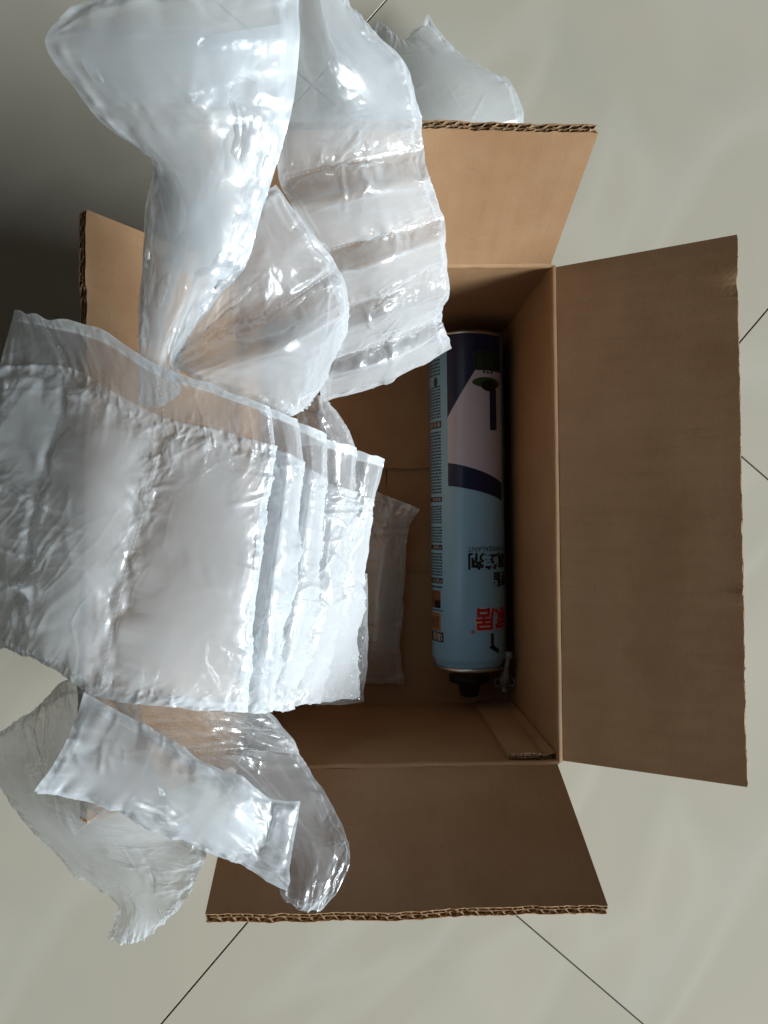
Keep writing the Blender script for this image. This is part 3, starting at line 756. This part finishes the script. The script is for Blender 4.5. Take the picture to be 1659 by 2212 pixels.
# pillow under the large crumpled sleeve
p2 = bag('air_pillow', [
    [(430, 560, .335), (480, 510, .34), (540, 450, .345), (592, 400, .34)],
    [(395, 680, .335), (480, 620, .345), (580, 560, .35), (676, 506, .335)],
    [(368, 770, .325), (480, 710, .338), (610, 660, .342), (730, 575, .325)],
    [(410, 815, .33), (520, 775, .35), (640, 730, .355), (752, 660, .318)],
    [(500, 855, .325), (590, 830, .335), (680, 790, .335), (743, 728, .305)],
    [(590, 895, .31), (630, 895, .31), (670, 865, .305), (700, 820, .295)]],
    seams=(2,), perf=(2,), mat=M_FILM_MID, seed=22, fold_dir=1.57, press=0.0000120, gather=0.07, excess=0.04)
tag(p2, 'glossy air pillow with a crinkled diagonal seam below the crumpled sleeve', 'air pillow', GRP)
# big deflated sleeve
b1 = bag('air_pillow_sleeve', [
    [(152, 12, .395), (300, -25, .40), (470, -40, .40), (652, -50, .385)],
    [(98, 92, .39), (290, 90, .402), (470, 80, .402), (644, 60, .385)],
    [(160, 185, .385), (320, 195, .397), (480, 180, .397), (637, 165, .38)],
    [(228, 270, .38), (350, 290, .388), (490, 290, .388), (613, 293, .375)],
    [(328, 345, .373), (400, 385, .38), (490, 390, .38), (587, 390, .368)],
    [(320, 430, .36), (390, 475, .367), (470, 480, .367), (556, 490, .357)],
    [(308, 530, .35), (370, 570, .355), (440, 580, .355), (528, 575, .348)],
    [(302, 650, .338), (350, 680, .343), (400, 670, .345), (462, 650, .34)],
    [(299, 775, .325), (325, 785, .33), (358, 775, .33), (398, 750, .328)],
    [(300, 870, .31), (325, 880, .312), (352, 875, .312), (384, 850, .31)]],
    seams=(2.6,), mat=M_SLEEVE, seed=23, fold_dir=0.1, crumple=1.0, belly=0.3, crease_k=2.0, ends=(1, 1, 1, 1), press=0.0000144, gather=0.04, excess=0.03, cell=0.0019)
for gi, (gr, sd) in enumerate((
    ([[(165, 62, .394), (300, 50, .399), (440, 62, .399), (575, 78, .392)], [(185, 150, .393), (310, 130, .398), (430, 125, .398), (560, 130, .391)], [(245, 235, .385), (330, 222, .391), (410, 226, .391), (485, 236, .386)]], 51),
    ([[(395, 88, .398), (470, 75, .400), (560, 60, .394), (628, 45, .385)], [(420, 175, .394), (490, 180, .396), (560, 180, .39), (622, 175, .379)], [(478, 238, .386), (520, 270, .388), (560, 290, .385), (600, 300, .374)], [(470, 330, .381), (500, 360, .381), (540, 380, .378), (578, 390, .368)], [(430, 420, .37), (470, 440, .371), (510, 455, .369), (552, 470, .359)], [(345, 560, .352), (390, 585, .354), (450, 600, .353), (508, 600, .345)]], 52),
    ([[(335, 350, .371), (370, 365, .374), (410, 380, .377)], [(328, 450, .358), (375, 470, .362), (420, 480, .364)], [(310, 600, .344), (340, 620, .347), (372, 640, .348)], [(304, 740, .328), (322, 745, .33), (345, 752, .33)]], 53))):
    bag('folded_layer', gr, seed=sd, mat=M_FILM_CLEAR, press=0.000004, gather=0.03, excess=0.015, crumple=0.7, belly=0.25, crease_k=0.8, parent=b1, cell=0.0019)
tag(b1, 'large crumpled empty air pillow sleeve over the corner of the box', 'air pillow', GRP)
# film lying behind the box
b3 = bag('air_pillow', [
    [(818, 40, .03), (845, 68, .035), (875, 84, .035), (925, 34, .035)],
    [(790, 140, .03), (860, 135, .045), (930, 120, .05), (980, 108, .035)],
    [(780, 240, .03), (880, 205, .055), (985, 185, .06), (1102, 184, .045)],
    [(790, 300, .035), (900, 285, .06), (1010, 280, .06), (1128, 266, .045)],
    [(800, 350, .03), (900, 345, .05), (1010, 340, .05), (1120, 330, .03)]],
    seed=24, mat=M_FILM_MID, crumple=0.7, press=0.000014, gather=0.05, jag=0.0014)
tag(b3, 'grey looking torn air pillow on the floor behind the brightly lit flap', 'air pillow', GRP)
# crumple of film between the strips
b5 = bag('air_pillow', [
    [(640, 845, .235), (690, 858, .24), (725, 885, .225)],
    [(640, 890, .24), (700, 905, .25), (752, 930, .22)],
    [(650, 960, .235), (710, 965, .235), (772, 985, .21)]],
    seed=25, mat=M_FILM_CLEAR, press=0.0000120, gather=0.10, excess=0.09, cell=0.0015)
tag(b5, 'small dark see-through crumple of film between the two large strips', 'air pillow', GRP)
# frosted bag on the bottom of the box
b6 = bag('frosted_bag', [
    [(795, 1060, .045), (850, 1075, .045), (908, 1101, .045)],
    [(795, 1110, .040), (840, 1120, .042), (890, 1124, .040)],
    [(775, 1150, .035), (830, 1150, .040), (878, 1147, .035)],
    [(765, 1235, .035), (825, 1235, .048), (875, 1235, .035)],
    [(765, 1400, .032), (815, 1400, .045), (864, 1397, .032)],
    [(770, 1478, .02), (820, 1474, .022), (874, 1479, .02)]],
    seams=(2,), seed=26, mat=mat_film('frosted_film', 0.35, 0.35), press=0.0000120, gather=0.03, excess=0.02)
tag(b6, 'narrow frosted plastic bag lying in shade on the bottom of the box', 'bag')
# film hanging over the outer corner of the box
b8 = bag('air_pillow', [
    [(0, 1580, .2), (80, 1530, .25), (150, 1470, .295), (300, 1520, .30)],
    [(-30, 1640, .18), (60, 1640, .26), (180, 1640, .315), (330, 1640, .315)],
    [(18, 1725, .17), (110, 1740, .25), (220, 1760, .315), (400, 1780, .30)],
    [(75, 1800, .16), (165, 1820, .2), (280, 1830, .25), (445, 1838, .275)],
    [(165, 1887, .15), (240, 1890, .19), (320, 1890, .22), (428, 1890, .25)],
    [(252, 1952, .14), (290, 1950, .17), (330, 1945, .18), (392, 1958, .2)],
    [(240, 2022, .12), (275, 2038, .13), (312, 2026, .13), (340, 1998, .14)]],
    seed=27, crease_k=1.7, crumple=1.2, press=0.0000120, gather=0.05, excess=0.028, mat=M_FILM_CLEAR)
tag(b8, 'limp clear air pillow hanging over the outer box corner towards the floor', 'air pillow', GRP)
# clear pillow on the shaded short flap
b9 = bag('air_pillow', [
    [(230, 1500, .30), (400, 1505, .31), (562, 1520, .285)],
    [(290, 1575, .312), (460, 1570, .322), (626, 1590, .285)],
    [(400, 1650, .316), (540, 1650, .322), (662, 1655, .28)],
    [(510, 1740, .316), (620, 1740, .322), (716, 1740, .295)],
    [(590, 1850, .315), (670, 1840, .325), (754, 1830, .316)],
    [(610, 1930, .322), (670, 1930, .328), (738, 1912, .325)],
    [(622, 1945, .322), (660, 1966, .324), (702, 1962, .322)]],
    seams=(0.9, 1.6), perf=(0.9, 1.6), seed=28, mat=M_FILM_CLEAR, press=0.0000168, gather=0.06, excess=0.045)
tag(b9, 'see-through air pillow sagging over the shaded short flap', 'air pillow', GRP)
# front pillow
b7 = bag('air_pillow', [
    [(184, 1494, .343), (150, 1590, .353), (110, 1660, .351), (73, 1708, .342)],
    [(300, 1560, .345), (270, 1630, .357), (230, 1700, .352), (190, 1733, .338)],
    [(420, 1630, .347), (390, 1700, .360), (350, 1760, .354), (320, 1783, .338)],
    [(530, 1690, .345), (510, 1750, .357), (470, 1815, .351), (450, 1838, .338)],
    [(590, 1722, .340), (575, 1790, .342), (545, 1850, .340), (530, 1870, .336)],
    [(649, 1735, .338), (638, 1810, .342), (630, 1880, .342), (622, 1926, .336)]],
    seams=(4,), perf=(), seed=29, fold_dir=0.0, press=0.0000150, gather=0.05, excess=0.02, jag=0.0006)
tag(b7, 'plump milky air pillow with a saw-toothed edge nearest the shaded short flap', 'air pillow', GRP)
# the long central strip of pillows
b4 = bag('air_pillow_strip', [
    [(30, 668, .302), (0, 810, .306), (-25, 1000, .306), (-25, 1200, .302), (-15, 1400, .295)],
    [(85, 683, .315), (150, 812, .322), (100, 1030, .322), (62, 1220, .318), (35, 1408, .309)],
    [(215, 712, .327), (250, 868, .335), (210, 1050, .338), (165, 1250, .335), (120, 1447, .322)],
    [(330, 785, .335), (355, 920, .338), (310, 1110, .336), (255, 1310, .334), (213, 1505, .325)],
    [(450, 828, .338), (470, 945, .34), (430, 1130, .341), (390, 1330, .340), (365, 1527, .326)],
    [(572, 872, .337), (582, 975, .336), (560, 1150, .337), (538, 1340, .336), (520, 1535, .318)],
    [(578, 880, .327), (588, 982, .322), (566, 1155, .320), (540, 1345, .320), (524, 1537, .304)],
    [(606, 890, .326), (618, 992, .328), (598, 1165, .331), (572, 1350, .330), (550, 1540, .304)],
    [(640, 905, .318), (654, 1012, .317), (636, 1185, .318), (612, 1360, .318), (585, 1537, .296)],
    [(636, 908, .308), (648, 1018, .303), (628, 1190, .302), (602, 1365, .302), (580, 1535, .284)],
    [(668, 922, .306), (672, 1030, .306), (655, 1200, .306), (632, 1368, .304), (604, 1535, .28)],
    [(704, 940, .298), (706, 1048, .292), (690, 1212, .288), (668, 1372, .285), (632, 1532, .265)],
    [(698, 945, .288), (698, 1055, .278), (680, 1218, .272), (655, 1378, .268), (624, 1525, .25)],
    [(732, 955, .284), (730, 1064, .276), (712, 1226, .270), (688, 1382, .263), (655, 1522, .24)],
    [(768, 966, .274), (760, 1075, .262), (745, 1234, .250), (722, 1388, .240), (690, 1518, .218)],
    [(762, 972, .264), (752, 1082, .250), (736, 1240, .236), (712, 1392, .226), (685, 1514, .205)],
    [(800, 980, .262), (785, 1088, .246), (766, 1250, .224), (745, 1394, .208), (730, 1512, .185)],
    [(829, 990, .253), (806, 1092, .233), (786, 1260, .204), (772, 1390, .184), (778, 1506, .155)]],
    seams=(1, 3, 5.5, 8.5, 11.5, 14.5), perf=(1, 3, 5), seam_rows=(1,), perf_rows=(), fringe=(1, 0), seed=30, fold_dir=1.57, belly=0.34, crumple=1.2, crease_k=2.6, press=0.0000130, gather=0.06, excess=0.035)
tag(b4, 'long milky strip of air pillows lying across the box and over its lit long flap', 'air pillow', GRP)
ep = bag('end_pouch', [
    [(690, 1250, .17), (740, 1240, .175), (794, 1238, .155)],
    [(670, 1400, .15), (735, 1400, .16), (793, 1400, .135)],
    [(640, 1500, .13), (700, 1522, .135), (784, 1517, .115)]],
    seed=31, mat=M_FILM_CLEAR, press=0.0000144, gather=0.05, parent=b4, perf_rows=(1.7,))
